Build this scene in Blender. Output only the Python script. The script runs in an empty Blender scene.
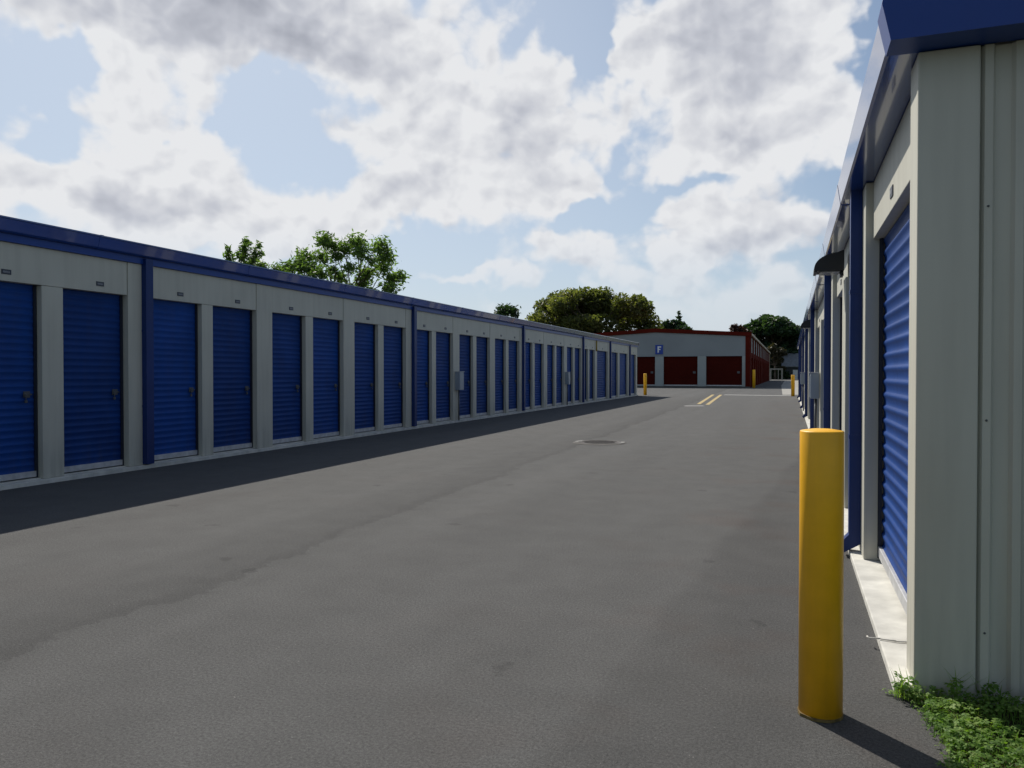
import bpy, bmesh, math, random
from mathutils import Vector, Matrix
R = math.radians
random.seed(7)
sc = bpy.context.scene
C = sc.collection

# ------------------------------------------------------------------ camera
F_PX, CAM_H, YAW, PITCH = 770.0, 1.4, R(19.85), R(0.82)
cd = bpy.data.cameras.new('camera')
cd.sensor_width = 36.0
cd.lens = F_PX * 36.0 / 1024.0
cd.clip_end = 3000
cd.clip_start = 0.05
cam = bpy.data.objects.new('camera', cd)
cam.location = (0, 0, CAM_H)
cam.rotation_euler = (R(90) - PITCH, 0, YAW)
C.objects.link(cam)
sc.camera = cam
S_, C_ = math.sin(YAW), math.cos(YAW)

def spot(px, d):
    """ground point seen in photo column px at depth d"""
    u = (px - 512) / F_PX * d
    return (u * C_ - d * S_, u * S_ + d * C_)

# ------------------------------------------------------------------ materials
MATS = {}
def mat(name, base, rough=0.5, spec=0.5, metal=0.0, var=0.12, vscale=3.0, bump=0.0, bscale=60.0, grime=0.0, coat=0.0, objvar=0.0):
    if name in MATS: return MATS[name]
    m = bpy.data.materials.new(name); m.use_nodes = True
    nt = m.node_tree; N = nt.nodes; L = nt.links
    b = N['Principled BSDF']
    b.inputs['Roughness'].default_value = rough
    b.inputs['Specular IOR Level'].default_value = spec
    b.inputs['Metallic'].default_value = metal
    b.inputs['Coat Weight'].default_value = coat
    geo = N.new('ShaderNodeNewGeometry')
    n1 = N.new('ShaderNodeTexNoise'); n1.inputs['Scale'].default_value = vscale; n1.inputs['Detail'].default_value = 6
    L.new(geo.outputs['Position'], n1.inputs['Vector'])
    mr = N.new('ShaderNodeMapRange'); mr.inputs['From Min'].default_value = .3; mr.inputs['From Max'].default_value = .7
    mr.inputs['To Min'].default_value = 1 - var; mr.inputs['To Max'].default_value = 1 + var
    L.new(n1.outputs['Fac'], mr.inputs['Value'])
    mul = N.new('ShaderNodeVectorMath'); mul.operation = 'SCALE'
    mul.inputs[0].default_value = base
    L.new(mr.outputs[0], mul.inputs['Scale'])
    col = mul.outputs[0]
    if objvar:
        oi = N.new('ShaderNodeObjectInfo'); om = N.new('ShaderNodeMapRange'); om.inputs['To Min'].default_value = 1 - objvar; om.inputs['To Max'].default_value = 1 + objvar
        L.new(oi.outputs['Random'], om.inputs['Value'])
        m2_ = N.new('ShaderNodeVectorMath'); m2_.operation = 'SCALE'; L.new(col, m2_.inputs[0]); L.new(om.outputs[0], m2_.inputs['Scale']); col = m2_.outputs[0]
    if grime > 0:
        # streaky dirt and splash-back near the ground
        sep = N.new('ShaderNodeSeparateXYZ'); L.new(geo.outputs['Position'], sep.inputs[0])
        st = N.new('ShaderNodeVectorMath'); st.operation = 'MULTIPLY'; st.inputs[1].default_value = (9, 9, .7)
        L.new(geo.outputs['Position'], st.inputs[0])
        n2 = N.new('ShaderNodeTexNoise'); n2.inputs['Scale'].default_value = 1.3; n2.inputs['Detail'].default_value = 5
        L.new(st.outputs[0], n2.inputs['Vector'])
        z = N.new('ShaderNodeMapRange'); z.inputs['From Min'].default_value = 0.02; z.inputs['From Max'].default_value = .55
        z.inputs['To Min'].default_value = 1.0; z.inputs['To Max'].default_value = .25
        L.new(sep.outputs['Z'], z.inputs['Value'])
        s2 = N.new('ShaderNodeMapRange'); s2.inputs['From Min'].default_value = .42; s2.inputs['From Max'].default_value = .8
        L.new(n2.outputs['Fac'], s2.inputs['Value'])
        pm = N.new('ShaderNodeMath'); pm.operation = 'MULTIPLY'; L.new(z.outputs[0], pm.inputs[0]); L.new(s2.outputs[0], pm.inputs[1])
        pg = N.new('ShaderNodeMath'); pg.operation = 'MULTIPLY'; pg.inputs[1].default_value = grime; L.new(pm.outputs[0], pg.inputs[0])
        mx = N.new('ShaderNodeMix'); mx.data_type = 'RGBA'
        L.new(pg.outputs[0], mx.inputs[0]); L.new(col, mx.inputs[6]); mx.inputs[7].default_value = (.07, .06, .045, 1)
        col = mx.outputs[2]
        rr = N.new('ShaderNodeMapRange'); rr.inputs['To Min'].default_value = rough; rr.inputs['To Max'].default_value = min(1, rough + .35)
        L.new(pg.outputs[0], rr.inputs['Value']); L.new(rr.outputs[0], b.inputs['Roughness'])
    L.new(col, b.inputs['Base Color'])
    if bump > 0:
        n3 = N.new('ShaderNodeTexNoise'); n3.inputs['Scale'].default_value = bscale; n3.inputs['Detail'].default_value = 3
        L.new(geo.outputs['Position'], n3.inputs['Vector'])
        bp = N.new('ShaderNodeBump'); bp.inputs['Strength'].default_value = bump; bp.inputs['Distance'].default_value = .01
        L.new(n3.outputs['Fac'], bp.inputs['Height']); L.new(bp.outputs[0], b.inputs['Normal'])
    MATS[name] = m
    return m

M_WALL = mat('beige_painted_metal', (.50, .487, .412), .55, .3, var=.05, vscale=1.2, bump=.06, bscale=5, grime=.5)
M_JOINT = mat('panel_joint', (.05, .05, .045), .8)
M_DOOR = mat('blue_door_paint', (.006, .047, .215), .5, .16, var=.14, vscale=2.0, grime=.42, objvar=.2)
M_TRIM = mat('blue_trim_paint', (.005, .042, .23), .38, .35, var=.08, vscale=1.5, grime=.1)
M_DOWN = mat('navy_downspout_paint', (.004, .024, .13), .4, .3, var=.12, vscale=2, grime=.2)
M_GUT = mat('blue_gutter_paint', (.010, .042, .21), .17, .8, var=.1, vscale=1.0, coat=.6)
M_ALU = mat('dull_aluminium', (.50, .50, .50), .5, .5, metal=.35, var=.2, vscale=9)
M_STEEL = mat('galvanised_steel', (.10, .105, .11), .5, .4, metal=.5, var=.2, vscale=20)
M_DARK = mat('black_metal', (.006, .006, .007), .45, .5)
M_RAIL = mat('dark_guide_rail', (.022, .026, .040), .5, .3)
M_GLASS = mat('lamp_glass', (.25, .25, .24), .2, .6)
M_CONC = mat('pale_concrete', (.58, .565, .51), .85, .2, var=.18, vscale=5, bump=.25, bscale=120, grime=.12)
M_BOX = mat('grey_box_paint', (.28, .32, .36), .4, .5, var=.08)
M_PLATE = mat('dark_plate', (.03, .035, .05), .4)
M_PLATE2 = mat('worn_plate_print', (.16, .17, .19), .5, var=.5, vscale=90)
M_YEL = mat('yellow_bollard_paint', (.86, .44, .008), .45, .45, var=.07, vscale=9, bump=.06, bscale=30, grime=.45)
M_ROOF = mat('metal_roof', (.32, .33, .34), .4, .5, metal=.4, var=.1)
M_RED = mat('dark_red_metal', (.10, .013, .008), .9, .02, var=.15, vscale=.6)
M_REDDOOR = mat('dark_red_door', (.062, .009, .006), .9, .02, var=.12, vscale=.6)
M_GREYW = mat('grey_white_block_wall', (.26, .28, .285), .7, .3, var=.07, vscale=.5)
M_PIER = mat('grey_pier', (.34, .365, .35), .7, .3, var=.06, vscale=.5)
M_TAN = mat('tan_trim', (.42, .33, .25), .6)
M_SIGN = mat('sign_blue', (.01, .05, .32), .4)
M_WHITE = mat('white_paint', (.75, .75, .73), .5, var=.08)
M_BARK = mat('bark', (.09, .07, .05), .9, .2, var=.3, vscale=4, bump=.5, bscale=20)
M_ROPE = mat('rope', (.55, .53, .48), .8)
M_HROOF = mat('house_roof_shingle', (.17, .18, .19), .8, .3, var=.2, vscale=2)
M_HWALL = mat('house_wall_dark', (.05, .055, .06), .8)
M_IRON = mat('cast_iron', (.06, .052, .047), .7, .4, var=.4, vscale=14, bump=.5, bscale=90)

def leafmat(name, cols, transl=.4, rough=.5, nscale=.35):
    m = bpy.data.materials.new(name); m.use_nodes = True
    nt = m.node_tree; N = nt.nodes; L = nt.links
    N.remove(N['Principled BSDF']); out = N['Material Output']
    geo = N.new('ShaderNodeNewGeometry')
    ns = N.new('ShaderNodeTexNoise'); ns.inputs['Scale'].default_value = nscale; ns.inputs['Detail'].default_value = 2
    L.new(geo.outputs['Position'], ns.inputs['Vector'])
    ad = N.new('ShaderNodeMath'); ad.operation = 'MULTIPLY_ADD'; ad.inputs[1].default_value = .5
    L.new(geo.outputs['Random Per Island'], ad.inputs[0])
    mm = N.new('ShaderNodeMath'); mm.operation = 'MULTIPLY_ADD'; mm.inputs[1].default_value = 1.1; mm.inputs[2].default_value = -.3
    L.new(ns.outputs['Fac'], mm.inputs[0]); L.new(mm.outputs[0], ad.inputs[2])
    cr = N.new('ShaderNodeValToRGB'); el = cr.color_ramp.elements
    el[0].position = 0; el[0].color = (*cols[0], 1); el[1].position = 1; el[1].color = (*cols[-1], 1)
    for i, c in enumerate(cols[1:-1]):
        e = el.new((i + 1) / (len(cols) - 1)); e.color = (*c, 1)
    L.new(ad.outputs[0], cr.inputs[0])
    pb = N.new('ShaderNodeBsdfPrincipled'); pb.inputs['Roughness'].default_value = rough
    pb.inputs['Specular IOR Level'].default_value = .3
    tr = N.new('ShaderNodeBsdfTranslucent')
    tc = N.new('ShaderNodeVectorMath'); tc.operation = 'MULTIPLY'; tc.inputs[1].default_value = (1.5, 1.7, .6)
    L.new(cr.outputs[0], tc.inputs[0]); L.new(tc.outputs[0], tr.inputs[0]); L.new(cr.outputs[0], pb.inputs['Base Color'])
    mx = N.new('ShaderNodeMixShader'); mx.inputs[0].default_value = transl
    L.new(pb.outputs[0], mx.inputs[1]); L.new(tr.outputs[0], mx.inputs[2]); L.new(mx.outputs[0], out.inputs[0])
    return m
L_FRESH = leafmat('fresh_leaves', [(.05, .085, .03), (.095, .15, .05), (.155, .22, .08)], .55)
L_OAK = leafmat('oak_leaves', [(.04, .055, .024), (.11, .12, .045), (.22, .20, .085)], .5, nscale=.3)
L_DARK = leafmat('dark_leaves', [(.012, .026, .013), (.028, .055, .024), (.06, .10, .038)], .35, nscale=.3)
L_BROWN = leafmat('brown_leaves', [(.02, .02, .01), (.05, .042, .022), (.08, .065, .035)], .25)
L_RUST = leafmat('rust_leaves', [(.03, .012, .008), (.05, .02, .014), (.035, .03, .012)], .25)
L_CLOVER = leafmat('clover_leaves', [(.035, .085, .014), (.12, .22, .035), (.30, .37, .11)], .4, rough=.6, nscale=5)

# ------------------------------------------------------------------ mesh helpers
def tag(o, label=None, cat=None, group=None, kind=None):
    if label: o['label'] = label
    if cat: o['category'] = cat
    if group: o['group'] = group
    if kind: o['kind'] = kind
    return o
def empty(name, loc=(0, 0, 0), label=None, cat=None, group=None):
    o = bpy.data.objects.new(name, None); o.location = loc; o.empty_display_size = .3
    C.objects.link(o); return tag(o, label, cat, group)
def link(name, me, parent=None, loc=None):
    o = bpy.data.objects.new(name, me); C.objects.link(o)
    if loc: o.location = loc
    if parent: o.parent = parent
    return o

class MB:
    def __init__(s): s.bm = bmesh.new()
    def box(s, x0, x1, y0, y1, z0, z1, bev=0.0):
        x0, x1 = min(x0, x1), max(x0, x1); y0, y1 = min(y0, y1), max(y0, y1)
        b = s.bm
        v = [b.verts.new((x, y, z)) for x in (x0, x1) for y in (y0, y1) for z in (z0, z1)]
        fs = [b.faces.new([v[i] for i in q]) for q in ((0, 1, 3, 2), (4, 6, 7, 5), (0, 4, 5, 1), (2, 3, 7, 6), (0, 2, 6, 4), (1, 5, 7, 3))]
        if bev:
            es = list({e for f in fs for e in f.edges})
            bmesh.ops.bevel(b, geom=es, offset=bev, segments=2, profile=.5, affect='EDGES')
        return s
    def prism(s, pts, axis, a, c):
        """extrude polygon pts along axis from a to c. axis 'y': pts=(x,z); 'x': pts=(y,z); 'z': pts=(x,y)"""
        f = {'y': lambda p, t: (p[0], t, p[1]), 'x': lambda p, t: (t, p[0], p[1]), 'z': lambda p, t: (p[0], p[1], t)}[axis]
        A = [s.bm.verts.new(f(p, a)) for p in pts]; B = [s.bm.verts.new(f(p, c)) for p in pts]
        n = len(pts)
        for i in range(n): s.bm.faces.new((A[i], A[(i + 1) % n], B[(i + 1) % n], B[i]))
        s.bm.faces.new(A[::-1]); s.bm.faces.new(B)
        return s
    def tube(s, p0, p1, r0, r1=None, n=8, cap=True):
        r1 = r0 if r1 is None else r1
        p0, p1 = Vector(p0), Vector(p1); d = (p1 - p0).normalized()
        a = d.orthogonal().normalized(); c = d.cross(a)
        ring = lambda p, r: [s.bm.verts.new(p + (a * math.cos(2 * math.pi * i / n) + c * math.sin(2 * math.pi * i / n)) * r) for i in range(n)]
        A, B = ring(p0, r0), ring(p1, r1)
        for i in range(n):
            fc = s.bm.faces.new((A[i], A[(i + 1) % n], B[(i + 1) % n], B[i])); fc.smooth = True
        if cap: s.bm.faces.new(A[::-1]); s.bm.faces.new(B)
        return s
    def lathe(s, prof, loc=(0, 0, 0), n=48, smooth=True):
        rings = []
        for r, z in prof:
            if r < 1e-6: rings.append([s.bm.verts.new((loc[0], loc[1], loc[2] + z))])
            else: rings.append([s.bm.verts.new((loc[0] + r * math.cos(2 * math.pi * i / n), loc[1] + r * math.sin(2 * math.pi * i / n), loc[2] + z)) for i in range(n)])
        for A, B in zip(rings, rings[1:]):
            for i in range(n):
                a0, a1 = A[i % len(A)], A[(i + 1) % len(A)]; b0, b1 = B[i % len(B)], B[(i + 1) % len(B)]
                vs = []
                for q in (a0, a1, b1, b0):
                    if q not in vs: vs.append(q)
                fc = s.bm.faces.new(vs); fc.smooth = smooth
        return s
    def mesh(s, name, m):
        bmesh.ops.recalc_face_normals(s.bm, faces=s.bm.faces)
        me = bpy.data.meshes.new(name); s.bm.to_mesh(me); s.bm.free()
        me.materials.append(m); return me
    def build(s, name, m, parent=None, loc=None):
        return link(name, s.mesh(name, m), parent, loc)

# ------------------------------------------------------------------ ground, lane
def asphalt_mat():
    m = bpy.data.materials.new('asphalt'); m.use_nodes = True
    nt = m.node_tree; N = nt.nodes; L = nt.links; b = N['Principled BSDF']
    geo = N.new('ShaderNodeNewGeometry'); P = geo.outputs['Position']
    def noise(scale, det=4, vec=None, rough=.55):
        n = N.new('ShaderNodeTexNoise'); n.inputs['Scale'].default_value = scale; n.inputs['Detail'].default_value = det
        n.inputs['Roughness'].default_value = rough
        L.new(vec or P, n.inputs['Vector']); return n.outputs['Fac']
    def mrange(v, a, c, lo, hi, smooth=False):
        r = N.new('ShaderNodeMapRange'); r.clamp = True
        if smooth: r.interpolation_type = 'SMOOTHSTEP'
        for k, x in zip(('From Min', 'From Max', 'To Min', 'To Max'), (a, c, lo, hi)): r.inputs[k].default_value = x
        L.new(v, r.inputs['Value']); return r.outputs[0]
    def math_(op, a, c):
        n = N.new('ShaderNodeMath'); n.operation = op
        for i, v in enumerate((a, c)):
            if isinstance(v, (int, float)): n.inputs[i].default_value = v
            else: L.new(v, n.inputs[i])
        return n.outputs[0]
    sep = N.new('ShaderNodeSeparateXYZ'); L.new(P, sep.inputs[0]); X, Y = sep.outputs[0], sep.outputs[1]
    # long stretched patches along the lane
    st = N.new('ShaderNodeVectorMath'); st.operation = 'MULTIPLY'; st.inputs[1].default_value = (1.5, .12, 1)
    L.new(P, st.inputs[0])
    big = mrange(noise(.75, 5, st.outputs[0]), .3, .7, .93, 1.07)
    mid = mrange(noise(2.6, 8, None, .62), .3, .7, .92, 1.08)
    fine = mrange(noise(75, 7, None, .9), .34, .66, .42, 1.62)
    grain = mrange(noise(260, 2), .3, .7, .78, 1.22)
    v = math_('MULTIPLY', math_('MULTIPLY', big, mid), math_('MULTIPLY', fine, grain))
    # paving seam running down the lane with a wandering edge
    wob = mrange(noise(.55, 5), 0, 1, -.38, .38)
    wob2 = mrange(noise(9, 5), 0, 1, -.16, .16)
    line = math_('ADD', math_('MULTIPLY', Y, -.022), -3.55)   # x of the seam
    dx = math_('ADD', math_('ADD', math_('SUBTRACT', X, line), wob), wob2)
    seam = mrange(math_('ABSOLUTE', dx, 0), 0, .16, .90, 1, True)
    side = mrange(dx, -1.3, -.03, 1.0, .86, True)
    off = mrange(dx, -.05, .06, 0, 1, True)
    side2 = math_('MAXIMUM', side, off)
    v = math_('MULTIPLY', v, math_('MULTIPLY', seam, side2))
    # second fainter seam near the right-hand building
    dx2 = math_('ADD', math_('ADD', math_('ADD', X, math_('MULTIPLY', Y, -.09)), 1.12), math_('MULTIPLY', wob, .5))
    v = math_('MULTIPLY', v, mrange(dx2, -.05, .09, 1.0, .86, True))
    v = math_('MULTIPLY', v, mrange(dx2, .3, 1.6, 1.0, 1.10))
    # tyre-polished tracks and small oil drips
    trk = math_('ABSOLUTE', math_('SUBTRACT', math_('ABSOLUTE', math_('ADD', math_('ADD', X, 3.9), math_('MULTIPLY', wob, .3)), 0), .8), 0)
    v = math_('MULTIPLY', v, mrange(trk, .05, .38, 1.05, 1.0, True))
    vd = N.new('ShaderNodeTexVoronoi'); vd.inputs['Scale'].default_value = .55; vd.voronoi_dimensions = '2D'; L.new(P, vd.inputs['Vector'])
    drip = mrange(math_('ADD', vd.outputs['Distance'], math_('MULTIPLY', wob2, .7)), .010, .035, .80, 1.0, True)
    v = math_('MULTIPLY', v, drip)
    # pale aggregate specks
    vo = N.new('ShaderNodeTexVoronoi'); vo.inputs['Scale'].default_value = 26; L.new(P, vo.inputs['Vector'])
    spk = mrange(vo.outputs['Distance'], .05, .11, 1, 0)
    rare = math_('GREATER_THAN', noise(9.7, 1), .60)
    spk = math_('MULTIPLY', spk, rare)
    cmix = N.new('ShaderNodeMix'); cmix.data_type = 'RGBA'
    cmix.inputs[6].default_value = (.100, .0985, .095, 1); cmix.inputs[7].default_value = (.100, .090, .084, 1)
    red = mrange(noise(.9, 4), .52, .66, 0, 1)
    rside = mrange(X, -1.6, -.2, .15, 1)
    L.new(math_('MULTIPLY', red, rside), cmix.inputs[0])
    sc_ = N.new('ShaderNodeVectorMath'); sc_.operation = 'SCALE'; L.new(cmix.outputs[2], sc_.inputs[0]); L.new(v, sc_.inputs['Scale'])
    c2 = N.new('ShaderNodeMix'); c2.data_type = 'RGBA'; L.new(spk, c2.inputs[0]); L.new(sc_.outputs[0], c2.inputs[6]); c2.inputs[7].default_value = (.22, .21, .2, 1)
    L.new(c2.outputs[2], b.inputs['Base Color'])
    b.inputs['Roughness'].default_value = .92; b.inputs['Specular IOR Level'].default_value = .15
    bp = N.new('ShaderNodeBump'); bp.inputs['Strength'].default_value = .8; bp.inputs['Distance'].default_value = .008
    L.new(math_('ADD', noise(130, 4), math_('MULTIPLY', noise(420, 2), .5)), bp.inputs['Height']); L.new(bp.outputs[0], b.inputs['Normal'])
    return m
M_ASPH = asphalt_mat()

def sheet(name, pts, z, m):
    bm = bmesh.new(); bm.faces.new([bm.verts.new((x, y, z)) for x, y in pts])
    me = bpy.data.meshes.new(name); bm.to_mesh(me); bm.free(); me.materials.append(m)
    return link(name, me)
M_FIELD = mat('field', (.06, .075, .03), .9, .2, var=.35, vscale=.4)
M_SOIL = mat('dark_soil', (.045, .035, .022), .95, .1, var=.4, vscale=20, bump=.8, bscale=60)
tag(sheet('ground', [(-900, -60), (900, -60), (900, 1500), (-900, 1500)], -.03, M_FIELD), kind='structure')
tag(sheet('road', [(-18, -12), (12, -12), (12, 56), (40, 56), (40, 72), (1.9, 72), (1.9, 240), (-30, 240), (-30, 72), (-60, 72), (-60, 50), (-18, 50)], 0, M_ASPH), kind='structure')
# verge where the ground cover grows, with an irregular asphalt edge
edge = [(.44, 3.70), (.47, 3.66), (.525, 3.6), (.55, 3.5), (.545, 3.4), (.56, 3.3), (.57, 3.18), (.545, 3.06), (.54, 2.9), (.55, 2.6), (.57, 2.2), (.5, 1.6), (.52, .8), (.5, -1)]
edge = [(x + random.uniform(-.008, .008), y) for x, y in edge]
tag(sheet('soil_verge', edge + [(6, -1), (6, 3.71)], .012, M_SOIL), kind='structure')

tag(sheet('sunlit_alley_strip', [(-.45, 52.5), (1.85, 52.5), (1.85, 150), (-.9, 150), (-.9, 90)], .004, mat('pale_sunlit_ground', (.30, .285, .25), .9, var=.15, vscale=.6)), kind='structure')  # sunlight painted as paler ground, cut to the shadow edge in the alley
# markings
def strip(p0, p1, w):
    p0, p1 = Vector((*p0, 0)), Vector((*p1, 0)); n = Vector((-(p1 - p0).y, (p1 - p0).x, 0)).normalized() * w / 2
    return [(q.x, q.y) for q in (p0 - n, p1 - n, p1 + n, p0 + n)]
def worn_paint(name, c):
    m = bpy.data.materials.new(name); m.use_nodes = True; N = m.node_tree.nodes; L = m.node_tree.links; b = N['Principled BSDF']
    geo = N.new('ShaderNodeNewGeometry'); n = N.new('ShaderNodeTexNoise'); n.inputs['Scale'].default_value = 9; n.inputs['Detail'].default_value = 8
    L.new(geo.outputs['Position'], n.inputs['Vector'])
    r = N.new('ShaderNodeMapRange'); r.inputs['From Min'].default_value = .35; r.inputs['From Max'].default_value = .62; r.inputs['To Min'].default_value = .55; r.inputs['To Max'].default_value = 0
    L.new(n.outputs['Fac'], r.inputs['Value'])
    mx = N.new('ShaderNodeMix'); mx.data_type = 'RGBA'; L.new(r.outputs[0], mx.inputs[0]); mx.inputs[6].default_value = (*c, 1); mx.inputs[7].default_value = (.07, .065, .06, 1)
    L.new(mx.outputs[2], b.inputs['Base Color']); b.inputs['Roughness'].default_value = .8
    return m
M_YLINE = worn_paint('worn_yellow_paint', (.50, .37, .14)); M_WLINE = worn_paint('worn_white_paint', (.62, .61, .57))
G = 'road markings at the end of the lane'
tag(sheet('yellow_line', strip((-3.86, 35.4), (-4.66, 51.2), .17), .004, M_YLINE), 'left one of the two yellow centre lines painted on the asphalt', 'road marking', G)
tag(sheet('yellow_line', strip((-3.42, 34.8), (-4.16, 51.0), .17), .004, M_YLINE), 'right one of the two yellow centre lines painted on the asphalt', 'road marking', G)
tag(sheet('stop_line', strip((-3.95, 51.0), (.30, 50.3), .6), .004, M_WLINE), 'white stop line painted across the lane beside the yellow lines', 'road marking', G)
tag(sheet('asphalt_patch', strip((-4.2, 33.2), (-3.45, 33.5), .35), .004, M_WLINE), 'short pale scuffed mark on the asphalt before the yellow lines', 'road mark', G)

# manhole: ring, collar, cover
mh = empty('manhole', (-3.58, 15.1, .004), 'round iron manhole cover in a broken pale collar set in the asphalt', 'manhole')
MB().lathe([(.42, .012), (.50, .010), (.54, 0), (.42, 0)], n=40, smooth=False).build('collar', mat('worn_collar', (.085, .078, .07), .9, var=.3, vscale=6), mh)
for a0 in (150, -25):
    A = [R(a0 + 5 * i) for i in range(11)]
    MB().prism([(.50 * math.cos(t), .50 * math.sin(t)) for t in A] + [(.43 * math.cos(t), .43 * math.sin(t)) for t in A[::-1]], 'z', .002, .0165).build('pale_edge', mat('scraped_concrete', (.21, .205, .19), .9, var=.4, vscale=14), mh)
MB().lathe([(.355, .0), (.355, .014), (.42, .016), (.42, 0)], n=40, smooth=False).build('frame', M_IRON, mh)
mb = MB().lathe([(0, .006), (.35, .006), (.35, 0)], n=40, smooth=False)
for i in range(-4, 5):
    w = math.sqrt(max(0, .31 ** 2 - (i * .07) ** 2))
    mb.box(-w, w, i * .07 - .012, i * .07 + .012, .0065, .012)
mb.build('cover', M_IRON, mh)

# ------------------------------------------------------------------ roll-up doors
DCACHE = {}
def door_mesh(w, h, mtl, pitch=.09, simple=False):
    """ribbed curtain in local coords: x along the wall (0..w), y = outward, z up (0..h)"""
    key = (round(w, 3), round(h, 3), mtl.name, simple)
    if key in DCACHE: return DCACHE[key]
    bm = bmesh.new(); n = int(h / pitch); p = h / n; rows = []
    prof = [(0, 0), (.22, .0008), (.42, .003), (.56, .0085), (.66, .0125), (.75, .0135), (.84, .0115), (.93, .0045)] if not simple else [(0, 0), (.5, .02)]
    zs = []
    for i in range(n):
        for t, o in prof: zs.append((p * (i + t), o))
    zs.append((h, 0))
    for z, o in zs: rows.append((bm.verts.new((0, o, z)), bm.verts.new((w, o, z))))
    for a, c in zip(rows, rows[1:]):
        f = bm.faces.new((a[0], a[1], c[1], c[0])); f.smooth = not simple
    bmesh.ops.recalc_face_normals(bm, faces=bm.faces)
    me = bpy.data.meshes.new('door_curtain'); bm.to_mesh(me); bm.free(); me.materials.append(mtl)
    DCACHE[key] = me; return me
def bar_mesh(w):
    key = ('bar', round(w, 3))
    if key not in DCACHE:
        DCACHE[key] = MB().box(.01, w - .01, -.005, .035, 0, .075, .004).mesh('bottom_bar', M_ALU)
    return DCACHE[key]
def rail_mesh(h):
    key = ('rail', round(h, 3))
    if key not in DCACHE:
        DCACHE[key] = MB().box(0, .039, .0145, .032, -.01, h - .01).box(0.012, .027, .032, .040, -.01, h - .01).mesh('guide_rail', M_RAIL)
    return DCACHE[key]
def latch_mesh():
    if 'latch' not in DCACHE:
        mb = MB().box(-.045, .045, .018, .028, -.04, .04, .003).box(-.065, .03, .028, .038, -.010, .010, .003)
        mb.tube((.03, .03, -.03), (.03, .06, -.03), .012).tube((.03, .05, -.03), (.03, .05, -.075), .006)
        mb.box(.012, .048, .040, .060, -.105, -.07, .006)
        DCACHE['latch'] = mb.mesh('latch', M_STEEL)
    return DCACHE['latch']
def plate_mesh():
    if 'plate' not in DCACHE:
        DCACHE['plate'] = MB().box(-.062, .062, 0, .006, -.03, .03).mesh('number_plate', M_PLATE)
        DCACHE['plate2'] = MB().box(-.044, .044, .006, .0075, -.012, .012).mesh('worn_print', M_PLATE2)
    return DCACHE['plate']

class Facade:
    """long wall along Y at x=X0; sgn = outward direction along x"""
    def __init__(s, root, X0, sgn, recess=.12):
        s.root, s.X0, s.sgn, s.rec = root, X0, sgn, recess
    def x(s, o): return s.X0 + s.sgn * o
    def box(s, o0, o1, y0, y1, z0, z1, name, m, bev=0.0, parent=None):
        return MB().box(s.x(o0), s.x(o1), y0, y1, z0, z1, bev).build(name, m, parent or s.root)
    def prof(s, pts, y0, y1, name, m):
        return MB().prism([(s.x(o), z) for o, z in pts], 'y', y0, y1).build(name, m, s.root)
    def door(s, y0, y1, z0, z1, m, simple=False, latch=True, latch_far=True):
        # local +y of the curtain mesh points outward
        w, h = y1 - y0, z1 - z0
        d = link('door', door_mesh(w, h, m, simple=simple), s.root)
        if s.sgn > 0:   # outward +x : local x -> -Y... rotate -90: (x,y)->(y,-x)
            d.location = (s.x(-s.rec), y1, z0); d.rotation_euler = (0, 0, R(-90))
        else:           # outward -x : rotate +90: (x,y)->(-y,x)
            d.location = (s.x(-s.rec), y0, z0); d.rotation_euler = (0, 0, R(90))
        link('bottom_bar', bar_mesh(w), d)
        for e in (0, 1):
            g0 = -.0015 if e == 0 else w - .038
            link('guide_rail', rail_mesh(h), d, (g0, 0, 0))
        if latch:
            t = .14 if (s.sgn > 0) == latch_far else w - .14
            l = link('latch', latch_mesh(), d, (t, 0, 1.13 - z0))
        return d
    def plate(s, y, z, o=0.0):
        p = link('number_plate', plate_mesh(), s.root)
        p.location = (s.x(o), y, z); p.rotation_euler = (0, 0, R(-90) if s.sgn > 0 else R(90))
        link('worn_print', DCACHE['plate2'], p)
    def downspout(s, y, ztop, w=.10, dpt=.08, o=0.0, kick=True):
        o += .002
        pts = [(o, ztop), (o + dpt, ztop), (o + dpt, .17)]
        if kick: pts += [(o + dpt + .075, .085), (o + dpt + .035, .03), (o, .10)]
        else: pts += [(o + dpt, .07), (o, .07)]
        b = MB().prism([(s.x(a), z) for a, z in pts], 'y', y - w / 2, y + w / 2)
        d = b.build('downspout', M_DOWN, s.root)
        # straps
        for z in (.9, 2.0):
            MB().box(s.x(o - .001), s.x(o + dpt + .004), y - w / 2 - .004, y + w / 2 + .004, z, z + .03).build('strap', M_DOWN, d)
        return d

# ------------------------------------------------------------------ left storage building
LX = -8.89
lb = empty('storage_building', (LX, 24, 0), 'long low beige storage building on the left with a row of narrow blue roll-up doors', 'building', None)
def rel(o_root):   # children are built in world coordinates; cancel the root offset
    for ch in o_root.children:
        ch.matrix_parent_inverse = Matrix.Translation(o_root.location).inverted()
LF = Facade(lb, LX, +1, .13)
Y0, Y1 = .2, 47.4
ZT, ZS = 2.51, 2.98      # door head, wall top
groups = []
for n in range(-3, 9):
    b0 = 8.93 + 2.82 * n
    groups.append([(b0, b0 + 1.04), (b0 + (1.29 if n >= 0 else 1.345), b0 + 2.38)])
groups.append([(34.25, 35.15), (35.42, 36.45)])
groups.append([(36.9, 39.25)])
groups.append([(40.1, 41.8), (42.25, 44.45)])
groups.append([(45.35, 47.02)])
LF.box(-9.3, -.25, Y0, Y1, .0, 3.0, 'wall', M_WALL)
LF.box(-9.4, .05, Y0 - .05, Y1 + .05, -.02, .055, 'base_slab', M_CONC, .006)
prev = Y0
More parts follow.
